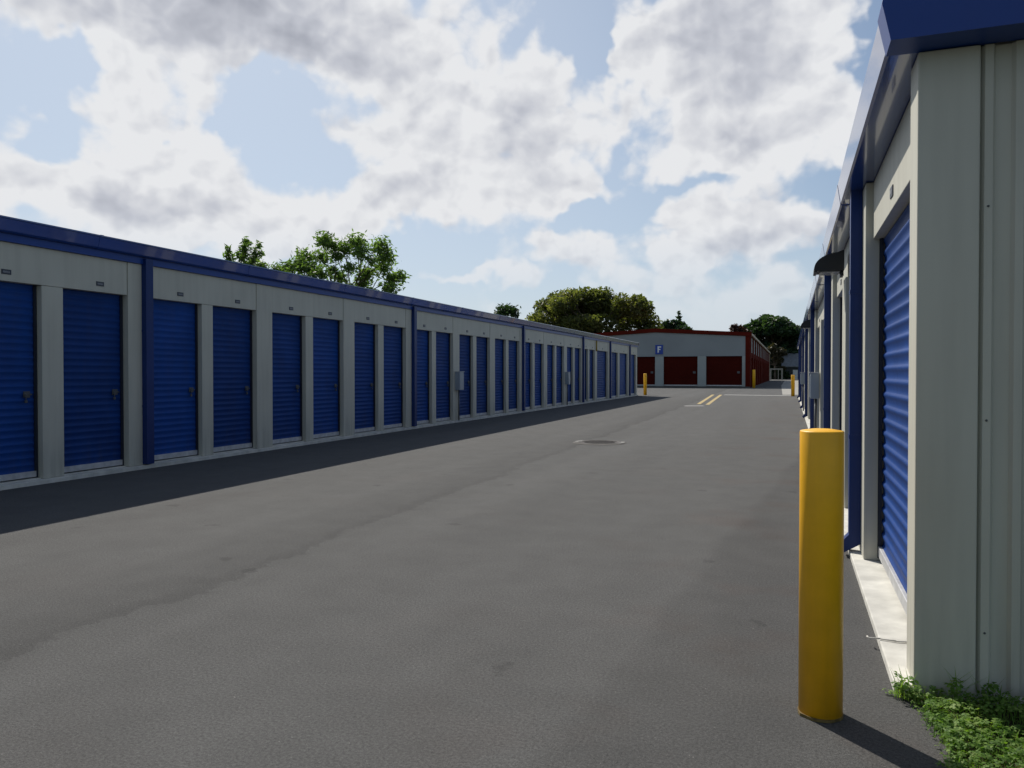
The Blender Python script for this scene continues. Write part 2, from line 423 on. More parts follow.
for gi, g in enumerate(groups):
    ga, gb = g[0][0], g[-1][1]
    LF.box(-.246, 0, prev, ga - .004 if gi else ga, .057, ZS, 'pilaster', M_WALL, .006)
    LF.box(-.246, -.008, ga + .004, gb - .010, ZT, ZS, 'lintel_panel', M_WALL, .004)
    for (a, c), (a2, c2) in zip(g, g[1:]):
        LF.box(-.244, -.012, c, a2, .057, ZT - .003, 'pilaster', M_WALL, .006)
    for a, c in g:
        LF.door(a + .002, c - .002, .085, ZT + .01, M_DOOR)
        LF.plate((a + c) / 2 + .05, ZT + .11, -.008)
    LF.box(-.25, -.05, ga, gb, .056, .07, 'threshold', M_CONC)
    prev = gb
LF.box(-.246, 0, prev, Y1, .057, ZS, 'pilaster', M_WALL, .006)
for y in (.35, 8.80, 17.30, 25.72, 34.10, 39.72, 44.95):
    LF.downspout(y, 3.06, w=.135, dpt=.085, kick=False)
LF.prof([(-.2, 2.982), (.035, 2.982), (.035, 3.078), (-.2, 3.078)], Y0 - .02, Y1 + .02, 'eave_trim', M_TRIM)
LF.prof([(-.2, 3.08), (.085, 3.08), (.105, 3.10), (.135, 3.235), (.150, 3.24), (.150, 3.258), (.115, 3.258), (.10, 3.15), (.0, 3.15), (-.2, 3.2)], Y0 - .12, Y1 + .12, 'gutter', M_GUT)
MB().prism([(LX - .19, 3.151), (LX - .01, 3.152), (LX - .01, 3.21), (LX - 4.6, 3.42), (LX - 9.3, 3.21), (LX - 9.3, 3.0), (LX - .3, 3.001)], 'y', Y0, Y1).build('roof', M_ROOF, lb)
yy = Y0 + 1.6
while yy < Y1:
    LF.prof([(.036, 3.076), (.088, 3.076), (.109, 3.099), (.139, 3.233), (.154, 3.238), (.154, 3.262), (.11, 3.262), (.036, 3.14)], yy, yy + .05, 'gutter_joint', M_GUT)
    yy += 3.05
rel(lb)

# ------------------------------------------------------------------ right storage building
RX = .51
rb = empty('storage_building', (RX, 24, 0), 'beige storage building close on the right with ribbed end wall and blue trim', 'building')
RF = Facade(rb, RX, -1, .13)
RY0, RY1 = 3.72, 47.4
RZT, RZS = 2.365, 2.775
ro = [[(3.94, 6.13)], [(6.72, 8.40), (8.90, 10.72)], [(11.5, 13.0), (13.4, 14.95), (15.6, 18.0)]]
y = 19.1
while y < 45:
    ro.append([(y, y + 2.3), (y + 2.9, y + 5.2)]); y += 6.5
RF.box(-9, -.25, RY0 + .06, RY1, 0, 2.9, 'wall', M_WALL)
RF.box(-9, .075, RY0 + .01, RY1 + .05, -.02, .04, 'base_slab', M_CONC, .006)
prev = RY0 + .025
first = True
for g in ro:
    ga, gb = g[0][0], g[-1][1]
    LO = RF.box(-.246, -.0015 if first else 0, prev, ga, .042, RZS, 'pilaster', M_WALL, .005)
    RF.box(-.246, -.05, ga + .001, gb - .001, RZT, RZS - .001, 'lintel_panel', M_WALL, .004)
    for (a, c), (a2, c2) in zip(g, g[1:]):
        RF.box(-.244, -.010, c, a2, .042, RZT - .003, 'pilaster', M_WALL, .005)
    for a, c in g:
        d = RF.door(a + .002, c - .002, .075, RZT + .01, M_DOOR, latch_far=False)
        RF.plate((a + c) / 2, RZT + .10, -.05)
        if first:
            # pull rope hanging out over the slab
            rp = MB(); pts = [(.35, .035, .04), (.36, .06, -.028), (.352, .13, -.028), (.366, .20, -.028), (.36, .255, -.028), (.39, .26, -.03)]
            for p, q in zip(pts, pts[1:]): rp.tube(p, q, .0045, n=6)
            rp.build('pull_rope', M_ROPE, d)
            LB = MB().box(.31, .40, .02, .05, .08, .12, .004).build('pull_handle', M_STEEL, d)
    prev = gb; first = False
RF.box(-.246, 0, prev, RY1, .042, RZS, 'pilaster', M_WALL, .005)
for y in (6.42, 11.18, 18.5, 25.0, 31.5, 38.0, 44.6):
    RF.downspout(y, 2.79, w=.10, dpt=.08)
# gutter on the eave (hollow lip) and smooth underside
RF.prof([(-.25, 2.778), (.112, 2.782), (.126, 2.792), (.149, 2.945), (.0, 2.95), (-.25, 2.95)], RY0 + .012, RY1 + .12, 'gutter', M_GUT)
MB().prism([(RX + .0, 2.953), (RX + 4.6, 3.3), (RX + 9, 3.0), (RX + 9, 2.905), (RX + .26, 2.9055), (RX + .26, 2.953)], 'y', RY0 + .02, RY1).build('roof', M_ROOF, rb)
MB().prism([(.386, 2.778), (.352, 2.935), (.370, 3.02), (.41, 3.22), (5.1, 3.53), (9.6, 3.18), (9.6, 2.778)], 'y', RY0 - .17, RY0 + .008).build('rake_trim', M_TRIM, rb)
# end wall: flat corner trim and ribbed sheet
MB().box(RX, .745, RY0 - .008, RY0 + .023, .0, 2.774, .006).build('corner_trim', M_WALL, rb)
yw = RY0 + .025
pts = [(.749, yw + .025), (.749, yw)]
x = .752
while x < 9.3:
    pts += [(x, yw), (x + .012, yw - .02), (x + .042, yw - .02), (x + .054, yw)]
    x += .112
pts += [(9.4, yw), (9.4, yw + .025)]
MB().prism(pts, 'z', .0, 2.774).build('end_wall_sheet', M_WALL, rb)
sw = MB()
xx = .752 + .027
while xx < 6:
    for z in (.30, 1.2, 2.1): sw.tube((xx, yw - .0195, z), (xx, yw - .024, z), .0055, .004, 8)
    xx += .224
sw.build('screws', M_STEEL, rb)
yy = 6.9
while yy < RY1:
    RF.prof([(.001, 2.774), (.114, 2.778), (.128, 2.79), (.1515, 2.948), (.001, 2.953)], yy, yy + .05, 'gutter_joint', M_GUT)
    yy += 3.05
rel(rb)

# lamps on the right-hand building
def wall_lamp(y, z, label):
    t = empty('wall_lamp', (RX, y, z), label, 'lamp', 'wall lamps along the right-hand building')
    n = 10; p = []
    for i in range(n + 1):
        a = math.pi / 2 * i / n
        p.append((-.02 - .265 * math.sin(a) ** 1.0, .185 * math.cos(a) ** .8 + .0))
    pts = [(0, 0), (0, .2), (-.02, .2)] + p[1:] + [(-.285, -.012), (-.26, -.012), (-.25, 0)]
    MB().prism(pts, 'y', -.16, .16).build('lamp_hood', M_DARK, t)
    MB().box(-.23, -.04, -.13, .13, -.016, -.001, .005).build('lens', M_GLASS, t)
    MB().box(-.03, -.001, -.09, .09, -.05, -.002, .004).build('back_plate', M_DARK, t)
wall_lamp(8.62, 2.44, 'black hooded wall lamp nearest the camera on the right-hand building')
wall_lamp(19.0, 2.44, 'second black hooded wall lamp along the right-hand building, seen small beyond the near one')

def elec_box(x, y, z0, z1, sgn, dp, wd, label, group):
    t = empty('electrical_box', (x, y, z0), label, 'electrical box', group)
    h = z1 - z0
    MB().box(.002 * sgn, dp * sgn, -wd / 2, wd / 2, 0, h, .008).build('cabinet', M_BOX, t)
    MB().box(dp * sgn, (dp + .008) * sgn, -wd / 2 + .02, wd / 2 - .02, .02, h - .05, .003).build('cover', M_BOX, t)
    MB().box(0.002 * sgn, (dp + .02) * sgn, -wd / 2 - .01, wd / 2 + .01, h + .0015, h + .015, .003).build('rain_cap', M_ALU, t)
    MB().tube((dp * .4 * sgn, 0, 0), (dp * .4 * sgn, 0, .06 - z0), .022).build('conduit', M_STEEL, t)
GB = 'grey electrical boxes on the storage walls'
elec_box(RX, 15.29, .93, 1.40, -1, .155, .34, 'pale grey electrical box on the right-hand wall, the nearer one', GB)
elec_box(RX, 29.0, 1.00, 1.41, -1, .155, .34, 'pale grey electrical box farther along the right-hand wall', GB)
elec_box(LX, 20.02, .92, 1.43, 1, .15, .30, 'grey electrical box on a pilaster of the left building, the nearer one', GB)
elec_box(LX, 31.32, .92, 1.43, 1, .15, .30, 'grey electrical box far along the left building', GB)
cn = MB().tube((LX + .03, 36.68, 2.46), (LX + .03, 36.68, 2.975), .035)
tag(cn.build('conduit_pipe', mat('yellow_pipe', (.38, .27, .05), .6)), 'short yellow pipe under the eave of the left building', 'pipe')

# ------------------------------------------------------------------ bollards
def bollard(x, y, h, r, label):
    t = empty('bollard', (x, y, 0), label, 'bollard', 'yellow bollards')
    k = .006
    MB().lathe([(0, 0), (r, 0), (r, h - k), (r - .3 * k, h - .3 * k), (r - k, h), (r * .5, h + .006), (0, h + .008)], n=64).build('post', M_YEL, t)
    pts = []
    n = 22
    for i in range(n):
        a = 2 * math.pi * i / n; rr = r * random.uniform(1.02, 1.14)
        pts.append((rr * math.cos(a), rr * math.sin(a)))
    MB().prism(pts, 'z', .001, .012).build('base_ring', mat('spilt_yellow_paint', (.16, .11, .03), .8, var=.5, vscale=30), t)
bollard(.124, 3.39, 1.165, .085, 'large yellow steel bollard in the foreground beside the grass')
bollard(-8.62, 48.7, 1.36, .105, 'yellow bollard at the far corner of the left building')
bollard(.17, 49.3, 1.28, .105, 'yellow bollard at the end of the stop line by the right-hand building')
bollard(-3.15, 74.9, 1.7, .13, 'yellow bollard at the corner of the red and grey building')

# ------------------------------------------------------------------ red and grey building at the end
FY = 75.5; FXR = -3.55; FXL = -21.2; FYE = 150
fb = empty('storage_building', (-12.4, 100, 0), 'grey storage building with dark red doors and red trim across the end of the lane', 'building')
MB().prism([(FXL, 0), (FXR - .26, 0), (FXR - .26, 4.85), (-12.4, 5.35), (FXL, 4.85)], 'y', FY + .3, FYE).build('wall', M_GREYW, fb)
# front: openings between piers
def fx(px): 
    k = (px - 512) / F_PX
    return FY * (k * C_ - S_) / (C_ + k * S_)
DT = 3.0
fdoors = [(fx(628) - 3.9, fx(628) - .8), (fx(628), fx(655)), (fx(663.5), fx(697.5)), (fx(706), fx(742))]
MB().prism([(FXL, DT), (FXR - .4, DT), (FXR - .4, 4.86), (-12.4, 5.36), (FXL, 4.86)], 'y', FY, FY + .298).build('gable_wall', M_GREYW, fb)
prev = FXL
for a, c in fdoors:
    MB().box(prev, a, FY + .002, FY + .296, .12, DT - .002).build('pier', M_PIER, fb)
    d = link('door', door_mesh(c - a, DT - .16, M_REDDOOR, .12), fb, (a, FY + .2, .16))
    d.rotation_euler = (0, 0, 0); d.scale = (1, -1, 1)
    MB().box(0.01, c - a - .01, .0, .04, 0, .1).build('bottom_bar', M_ALU, d)
    MB().box(c - a - .45, c - a - .2, .02, .05, 1.2, 1.4).build('latch', M_STEEL, d)
    prev = c
MB().box(prev, FXR - .4, FY + .002, FY + .296, .12, DT - .002).build('pier', M_PIER, fb)
MB().box(FXL, FXR, FY - .3, FY + .4, -.02, .118).build('base_slab', mat('slab_shadow_tone', (.10, .095, .085), .9), fb)  # slab coloured dark to stand in for the shadow along the front
MB().box(FXR - .4, FXR, FY - .03, FY + .5, .12, 4.9).build('corner_post', M_RED, fb)
MB().prism([(FXL - .3, 4.86), (-12.4, 5.365), (FXR + .15, 4.86), (FXR + .15, 5.2), (-12.4, 5.74), (FXL - .3, 5.2)], 'y', FY - .14, FY + .02).build('rake_trim', M_RED, fb)
MB().prism([(FXL - .2, 4.9), (-12.4, 5.4), (FXR + .05, 4.9), (FXR + .05, 5.1), (-12.4, 5.62), (FXL - .2, 5.1)], 'y', FY + .022, FYE).build('roof', M_RED, fb)
MB().box(FXR + .052, FXR + .2, FY + .022, FYE, 4.94, 5.12).build('gutter', M_TAN, fb)
y = FY + .6
k = 0
while y < FYE - 4:
    MB().box(FXR - .26, FXR + .02, y, y + 2.1, .0, 4.9).build('side_post', M_RED, fb)
    MB().box(FXR - .26, FXR - .03, y + 2.1, y + 5.7, 2.9, 3.398).build('side_header', M_RED, fb)
    MB().box(FXR - .26, FXR - .05, y + 2.1, y + 5.7, 3.4, 4.9).build('side_panel', M_GREYW, fb)
    d = link('door', door_mesh(3.56, 2.8, M_REDDOOR, .12, True), fb, (FXR - .18, y + 2.12, .1)); d.rotation_euler = (0, 0, R(90)); d.scale = (1, -1, 1)
    y += 5.7
MB().box(FXR - .26, FXR + .03, FYE - .5, FYE, 0, 4.9).build('corner_post', M_TAN, fb)
rel(fb)
# F sign
sx0, sx1 = fx(655.3), fx(663.0)
sg = empty('letter_sign', ((sx0 + sx1) / 2, FY - .03, 3.22), 'square blue sign with a white letter F on the grey wall', 'sign')
w = (sx1 - sx0); h = .92
MB().box(-w / 2, w / 2, -.03, .028, 0, h, .01).build('board', M_SIGN, sg)
mb = MB()
mb.box(-.15, -.03, -.042, -.032, .16, .77).box(-.03, .19, -.042, -.032, .65, .77).box(-.03, .13, -.042, -.032, .42, .53)
mb.build('letter', M_WHITE, sg)

# ------------------------------------------------------------------ beyond: gate frame and house
gx0, gy0 = spot(770.5, 158); gx1, gy1 = spot(782, 158)
gt = empty('gate_frame', ((gx0 + gx1) / 2, gy0, 0), 'pale wooden gate frame standing in the shade at the far end of the alley', 'gate')
gw = (gx1 - gx0) / 2
M_PALE = mat('weathered_white_wood', (.24, .225, .19), .8)
for sx in (-1, 1): MB().box(sx * gw - .16, sx * gw + .16, -.12, .12, 0, 2.05).build('post', M_PALE, gt)
MB().box(-gw - .16, gw + .16, -.10, .10, 2.052, 2.35).build('top_rail', M_PALE, gt)
MB().box(gw * .3, gw * .3 + .14, -.05, .05, 0, 2.05).build('mid_post', M_PALE, gt)
hs = empty('house', (4.2, 182, 0), 'low house with a grey shingle roof behind the trees at the far end', 'house')
MB().box(-5.4, 7, 0, 8, 0, 2.9).build('wall', M_HWALL, hs)
MB().prism([(-.8, 2.7), (4, 5.6), (8.8, 2.7), (8.8, 2.9), (4, 5.85), (-.8, 2.9)], 'x', -6, 7.6).build('roof', M_HROOF, hs)
MB().box(-3.6, -2.6, -.04, .1, 0, 2.1).build('door', M_WHITE, hs)
wd = MB().box(-1.2, .4, -.05, .1, 1.0, 2.1).build('window', M_WHITE, hs)
MB().box(-1.1, .3, -.06, -.052, 1.08, 2.02).build('pane', M_DARK, wd)

# ------------------------------------------------------------------ trees
def leaf_cloud(clumps, nleaf, size, flat=.6, elong=1.8, soft=False):
    vs, fs = [], []
    for (cx, cy, cz, rx, ry, rz, k) in clumps:
        for _ in range(int(nleaf * k)):
            while True:
                p = Vector((random.uniform(-1, 1), random.uniform(-1, 1), random.uniform(-1, 1)))
                if p.length <= 1: break
            p *= (.55 + .45 * p.length)
            if soft: p = Vector((random.gauss(0, .50), random.gauss(0, .50), random.gauss(0, .52)))
            o = Vector((cx + p.x * rx, cy + p.y * ry, cz + p.z * rz))
            sz = size * random.uniform(.6, 1.3)
            a = Vector((random.gauss(0, 1), random.gauss(0, 1), random.gauss(-.2, flat))).normalized()
            b = a.orthogonal().normalized(); b = Matrix.Rotation(random.uniform(0, 6.28), 3, a) @ b
            i = len(vs)
            vs += [o - a * sz * .5 * elong, o + b * sz * .42 - a * sz * .08, o + a * sz * .5 * elong, o - b * sz * .42 - a * sz * .08]
            fs.append((i, i + 1, i + 2, i + 3))
    return vs, fs
def tree(name, base, label, clumps, nleaf, size, lm, trunk_r, fork, elong=1.8, flat=.6, soft=False):
    """clumps in coordinates relative to the base; fork = (x,y,z) where limbs part"""
    t = empty(name, (base[0], base[1], 0), label, 'tree', 'trees beyond the storage buildings')
    vs, fs = leaf_cloud(clumps, nleaf, size, flat, elong, soft)
    me = bpy.data.meshes.new('crown'); me.from_pydata(vs, [], fs); me.materials.append(lm); me.update()
    link('crown', me, t)
    mb = MB(); fk = Vector(fork)
    mid = fk * .5 + Vector((random.uniform(-.1, .1), random.uniform(-.1, .1), 0)) * fk.z * .3
    mb.tube((0, 0, -.05), mid, trunk_r * 1.15, trunk_r * .9, 10).tube(mid, fk, trunk_r * .9, trunk_r * .7, 10)
    for c in clumps:
        e = Vector(c[:3]); st = fk + Vector((0, 0, random.uniform(-.15, .1) * fk.z))
        m1 = st.lerp(e, .55) + Vector((random.uniform(-1, 1), random.uniform(-1, 1), random.uniform(0, 1))) * (e - st).length * .1
        mb.tube(st, m1, trunk_r * .42, trunk_r * .22, 6, False).tube(m1, e, trunk_r * .22, trunk_r * .07, 6, False)
        for _ in range(4):
            q = e + Vector((random.uniform(-1, 1) * c[3], random.uniform(-1, 1) * c[4], random.uniform(-.4, 1) * c[5])) * .8
            mb.tube(m1.lerp(e, random.uniform(.3, 1)), q, trunk_r * .09, trunk_r * .03, 5, False)
    mb.build('trunk', M_BARK, t)
    return t
def zat(py, d): return CAM_H + (373 - py) * d / F_PX
# 1 airy tree over the left roof
d = 47; bx, by = spot(335, d)
cl = []
for px, py, r in [(325, 241, 9), (333, 247, 7), (346, 249, 9), (357, 243, 9), (362, 254, 8), (337, 257, 6), (381, 248, 10), (386, 258, 9), (384, 268, 9), (394, 280, 8), (401, 276, 6),
                  (366, 274, 10), (362, 284, 8), (350, 268, 6), (340, 278, 8), (333, 270, 6), (322, 258, 8), (305, 258, 10), (299, 267, 9), (310, 270, 8), (320, 274, 9), (288, 268, 7), (281, 272, 6), (372, 262, 5), (390, 290, 8), (347, 290, 9), (320, 290, 9), (300, 282, 9), (370, 296, 9)]:
    dd = d + random.uniform(-1.2, 1.2); x, y = spot(px, dd); s = d / F_PX
    cl.append((x - bx, y - by, zat(py, dd), r * s * 1.05, r * s * 1.05, r * s * .85, (r / 9) ** 2))
tree('leafy_tree', (bx, by), 'airy bright green tree with open leaf clusters rising over the left building roof', cl, 330, .125, L_FRESH, .16, (0.3, 0.2, 4.2), elong=2.6, flat=.8, soft=True)
# 2 thin plumes
d = 45; bx, by = spot(246, d); cl = []
for px, py, r in [(247, 243, 4.2), (245, 250, 5), (243, 258, 5), (256, 254, 4.2), (259, 246, 3.2), (254, 262, 5), (262, 254, 3), (229, 250, 3.5), (228, 256, 3.5), (232, 262, 5), (248, 266, 6), (262, 266, 6), (274, 272, 6), (236, 270, 6), (239, 256, 3.5), (250, 278, 8)]:
    dd = d + random.uniform(-.5, .5); x, y = spot(px, dd); s = d / F_PX
    cl.append((x - bx, y - by, zat(py, dd), r * s * .9, r * s * .9, r * s * 1.25, (r / 6) ** 2))
tree('slender_tree', (bx, by), 'thin wispy tree tips poking above the left building roof, left of the airy tree', cl, 120, .125, L_FRESH, .09, (0, 0, 4.8), elong=3.0, soft=True)
def dome(px0, px1, ptop, pbot, d, n, rf, nseed, jit=1.0, depth=.6, shape=2.0):
    """random clumps filling a dome whose outline spans columns px0..px1 and rows ptop..pbot at depth d"""
    random.seed(nseed); pc = (px0 + px1) / 2; bx, by = spot(pc, d); s = d / F_PX
    W = (px1 - px0) / 2 * s * 1.12; H0, H1 = max(zat(pbot, d), 1.5), zat(ptop, d); cl = []
    for i in range(n):
        a = random.uniform(0, 2 * math.pi); q = math.sqrt(random.random()); r = rf * W * random.uniform(.7, 1.25)
        x, yv = math.cos(a) * q, math.sin(a) * q * depth
        top = (1 - min(1, math.hypot(x, yv)) ** shape) ** .5
        z = H0 + (H1 - H0) * top * random.choice((1, 1, .95, .8, .55, .3)) - r * .6
        X = x * max(.1, W - r * .55)
        cl.append((X * C_ - yv * W * S_, X * S_ + yv * W * C_, max(z, r), r, r, r * .75, (r / (rf * W)) ** 2))
    return (bx, by), cl
# 3 oak
b, cl = dome(527, 660, 289, 350, 112, 70, .17, 3, shape=3.2)
tree('oak_tree', b, 'broad round oak with olive and brownish foliage behind the far end of the left building', cl, 420, .33, L_OAK, .6, (0, 0, 5))
# 4 small far tree
b, cl = dome(492, 524, 305, 330, 135, 12, .30, 5)
tree('small_tree', b, 'small dark distant tree just above the left roof, left of the oak', cl, 150, .34, L_DARK, .25, (0, 0, 6), soft=True)
# 5 dark tree with spike behind red building
b, cl = dome(644, 697, 320, 350, 172, 44, .22, 6)
x0, y0 = spot(679, 172)
for k in range(5): cl.append((x0 - b[0], y0 - b[1], zat(314 + 5 * k, 172), .35 + .35 * k, .35 + .35 * k, .9, .15 + .1 * k))
tree('dark_tree', b, 'dark tree with a pointed tip behind the red roof, right of the oak', cl, 150, .5, L_DARK, .35, (0, 0, 6))
# 6 rusty tuft
b, cl = dome(722, 752, 324, 350, 178, 22, .30, 8)
tree('rusty_tree', b, 'small reddish brown tree top above the right end of the red roof', cl, 130, .5, L_RUST, .25, (0, 0, 6))
# 7 big dark green
b, cl = dome(734, 806, 315, 376, 180, 130, .19, 9)
tree('large_tree', b, 'large dark green tree behind the right side of the red building', cl, 220, .55, L_DARK, .5, (0, 0, 6))
# 8 brown bush tree
b, cl = dome(763, 787, 343, 378, 168, 20, .32, 10)
tree('brown_tree', b, 'brownish half bare tree above the pale gate frame at the alley end', cl, 110, .4, L_BROWN, .25, (0, 0, 3))
# 9 right tree
b, cl = dome(783, 822, 326, 376, 205, 60, .24, 11)
tree('shade_tree', b, 'dark tree beside the right-hand building above the grey roofed house', cl, 200, .55, L_DARK, .35, (0, 0, 5))
# low hedge of shrubs closing the view behind the gate
random.seed(21)
for i, (px, dd, hh, lab) in enumerate([(769, 200, 6.5, 'tall dark shrub mass under the large dark green tree'), (778, 206, 6.5, 'tall dark shrub mass beside the grey roofed house'), (790, 210, 6.0, 'tall dark shrub mass behind the grey roofed house'), (764, 172, 3.2, 'dark shrub left of the pale gate frame'), (776, 176, 3.4, 'dark shrub directly behind the pale gate frame'), (786, 172, 2.6, 'dark shrub in front of the grey roofed house')]):
    bx, by = spot(px, dd)
    cl = [(random.uniform(-1.6, 1.6) * hh / 3.4, random.uniform(-.8, .8), random.uniform(.4, hh - .6), .9, .9, .8, 1) for _ in range(14 if hh < 4 else 34)]
    vs, fs = leaf_cloud(cl, 90, .4)
    me = bpy.data.meshes.new('shrub'); me.from_pydata(vs, [], fs); me.materials.append(L_DARK)
    o = link('shrub', me, None, (bx, by, 0)); tag(o, lab, 'shrub', 'shrubs at the alley end')

# ------------------------------------------------------------------ ground cover (clover and grass)
random.seed(33)
def inside(x, y):
    for (xa, ya), (xb, yb) in zip(edge, edge[1:]):
        if yb <= y <= ya:
            t = (y - ya) / (yb - ya); return x > xa + (xb - xa) * t - .015
    return False
vs, fs = [], []
def clover(x, y, z, s):
    a0 = random.uniform(0, 6.28); tilt = Vector((random.gauss(0, .35), random.gauss(0, .35), 1)).normalized()
    ax = tilt.orthogonal().normalized(); ay = tilt.cross(ax); o = Vector((x, y, z))
    for k in range(3):
        a = a0 + k * 2.094; u = ax * math.cos(a) + ay * math.sin(a); v = tilt.cross(u)
        dr = Vector((0, 0, -s * random.uniform(.0, .35)))
        i = len(vs)
        vs.extend([o, o + u * s * .45 + v * s * .38 + dr * .3, o + u * s * .9 + v * s * .34 + dr, o + u * s * .85 + dr * .9, o + u * s * .9 - v * s * .34 + dr, o + u * s * .45 - v * s * .38 + dr * .3])
        fs.append((i, i + 1, i + 2, i + 3, i + 4, i + 5))
    b = Vector((x + random.uniform(-.01, .01), y + random.uniform(-.01, .01), .01)); i = len(vs)
    w = Vector((.0012, 0, 0)); vs.extend([b - w, b + w, o]); fs.append((i, i + 1, i + 2))
def blade(x, y, h):
    a = random.uniform(0, 6.28); b = Vector((x, y, .008)); lean = Vector((math.cos(a), math.sin(a), 0)) * h * random.uniform(.2, .9)
    w = Vector((-math.sin(a), math.cos(a), 0)) * random.uniform(.0016, .0032); m = b + Vector((0, 0, h * .6)) + lean * .35; t = b + Vector((0, 0, h)) + lean
    i = len(vs); vs.extend([b - w, b + w, m + w * .8, m - w * .8, t]); fs.extend([(i, i + 1, i + 2, i + 3), (i + 3, i + 2, i + 4)])
nc = 0
while nc < 15000:
    x = .43 + random.random() ** 1.6 * 2.4; y = random.uniform(1.5, 3.69)
    if not inside(x, y): continue
    hgt = .02 + .03 * random.random() + .02 * math.sin(x * 9) * math.sin(y * 11) + (.02 if y > 3.5 else 0)
    clover(x, y, max(.014, hgt), random.uniform(.008, .019)); nc += 1
    for _ in range(1): blade(x + random.uniform(-.03, .03), y + random.uniform(-.03, .03) if y < 3.64 else y, random.uniform(.02, .05)) if random.random() < .45 else None
# stragglers creeping over the asphalt edge and the slab corner
for _ in range(160):
    t = random.random() * 10; i = int(t); fr = t - i
    x = edge[i][0] * (1 - fr) + edge[i + 1][0] * fr - random.random() ** 2 * .05; y = edge[i][1] * (1 - fr) + edge[i + 1][1] * fr
    clover(x, y, random.uniform(.012, .03), random.uniform(.006, .012))
me = bpy.data.meshes.new('clover'); me.from_pydata(vs, [], fs); me.materials.append(L_CLOVER); me.update()
tag(link('clover', me), 'low green clover and grass growing at the corner of the right-hand building', 'ground cover', None, 'stuff')
# taller weeds against the end wall
for i, (x, y, h, lab) in enumerate([(.47, 3.66, .10, 'leafy weed at the foot of the building corner by the slab'), (.66, 3.65, .12, 'leafy weed against the flat corner trim'), (.79, 3.65, .11, 'leafy weed at the first rib of the end wall'), (.97, 3.64, .10, 'leafy weed farther right against the ribbed wall')]):
    vs, fs = [], []
    for k in range(16):
        a = random.uniform(0, 6.28); rr = random.uniform(.0, .05); zz = random.uniform(.4, 1) * h
        clover(rr * math.cos(a), rr * math.sin(a), zz, random.uniform(.016, .026))
    for k in range(8): blade(random.uniform(-.04, .04), random.uniform(-.03, .03), h * 1.2)
    me = bpy.data.meshes.new('weed'); me.from_pydata(vs, [], fs); me.materials.append(L_CLOVER)
    tag(link('weed', me, None, (x, y, .005)), lab, 'weed', 'weeds along the end wall')

# ------------------------------------------------------------------ light and sky
SUN_EL, SUN_AZ = 45.0, 45.0           # azimuth measured from +Y towards -X
sd = Vector((-math.sin(R(SUN_AZ)) * math.cos(R(SUN_EL)), math.cos(R(SUN_AZ)) * math.cos(R(SUN_EL)), math.sin(R(SUN_EL))))
ld = bpy.data.lights.new('sun', 'SUN'); ld.energy = 5.0; ld.angle = R(.5); ld.color = (1, .95, .87)
sun = bpy.data.objects.new('sun', ld); C.objects.link(sun)
sun.rotation_euler = sd.to_track_quat('Z', 'Y').to_euler(); sun.location = (0, 0, 60)

w = bpy.data.worlds.new('World'); sc.world = w; w.use_nodes = True
w.cycles.sampling_method = 'MANUAL'; w.cycles.sample_map_resolution = 512
nt = w.node_tree; N = nt.nodes; L = nt.links
for n in list(N): N.remove(n)
out = N.new('ShaderNodeOutputWorld')
sky = N.new('ShaderNodeTexSky'); sky.sky_type = 'NISHITA'; sky.sun_disc = False
sky.sun_elevation = R(SUN_EL); sky.sun_rotation = R(-SUN_AZ); sky.air_density = 1.0; sky.dust_density = 1.0; sky.ozone_density = 1.5
bg = N.new('ShaderNodeBackground'); bg.inputs['Strength'].default_value = .075

def M_(op, a, b=None, c=None):
    n = N.new('ShaderNodeMath'); n.operation = op
    for i, v in enumerate((a, b, c)):
        if v is None: continue
        if isinstance(v, (int, float)): n.inputs[i].default_value = v
        else: L.new(v, n.inputs[i])
    return n.outputs[0]
def V_(op, a, b=None):
    n = N.new('ShaderNodeVectorMath'); n.operation = op
    for i, v in enumerate((a, b)):
        if v is None: continue
        if isinstance(v, tuple): n.inputs[i].default_value = v
        else: L.new(v, n.inputs[i])
    return n.outputs['Value'] if op == 'LENGTH' else n.outputs[0]
def MR(v, a, b, lo, hi, smooth=True):
    r = N.new('ShaderNodeMapRange'); r.clamp = True
    if smooth: r.interpolation_type = 'SMOOTHSTEP'
    for k, x in zip(('From Min', 'From Max', 'To Min', 'To Max'), (a, b, lo, hi)): r.inputs[k].default_value = x
    L.new(v, r.inputs['Value']); return r.outputs[0]
def NZ(vec, scale, det, rough=.5, dist=0.0, out_='Fac'):
    n = N.new('ShaderNodeTexNoise'); n.inputs['Scale'].default_value = scale; n.inputs['Detail'].default_value = det
    n.inputs['Roughness'].default_value = rough; n.inputs['Distortion'].default_value = dist
    if vec is not D: n.noise_dimensions = '2D'
    L.new(vec, n.inputs['Vector']); return n.outputs[out_]
L.new(V_('MULTIPLY', sky.outputs[0], (.97, 1.07, 1.13)), bg.inputs['Color'])
tc = N.new('ShaderNodeTexCoord'); D = tc.outputs['Generated']
sp = N.new('ShaderNodeSeparateXYZ'); L.new(D, sp.inputs[0])
az = M_('ARCTAN2', sp.outputs[0], sp.outputs[1]); el = M_('ARCSINE', sp.outputs[2])
cb = N.new('ShaderNodeCombineXYZ'); L.new(az, cb.inputs[0]); L.new(el, cb.inputs[1]); P0 = cb.outputs[0]
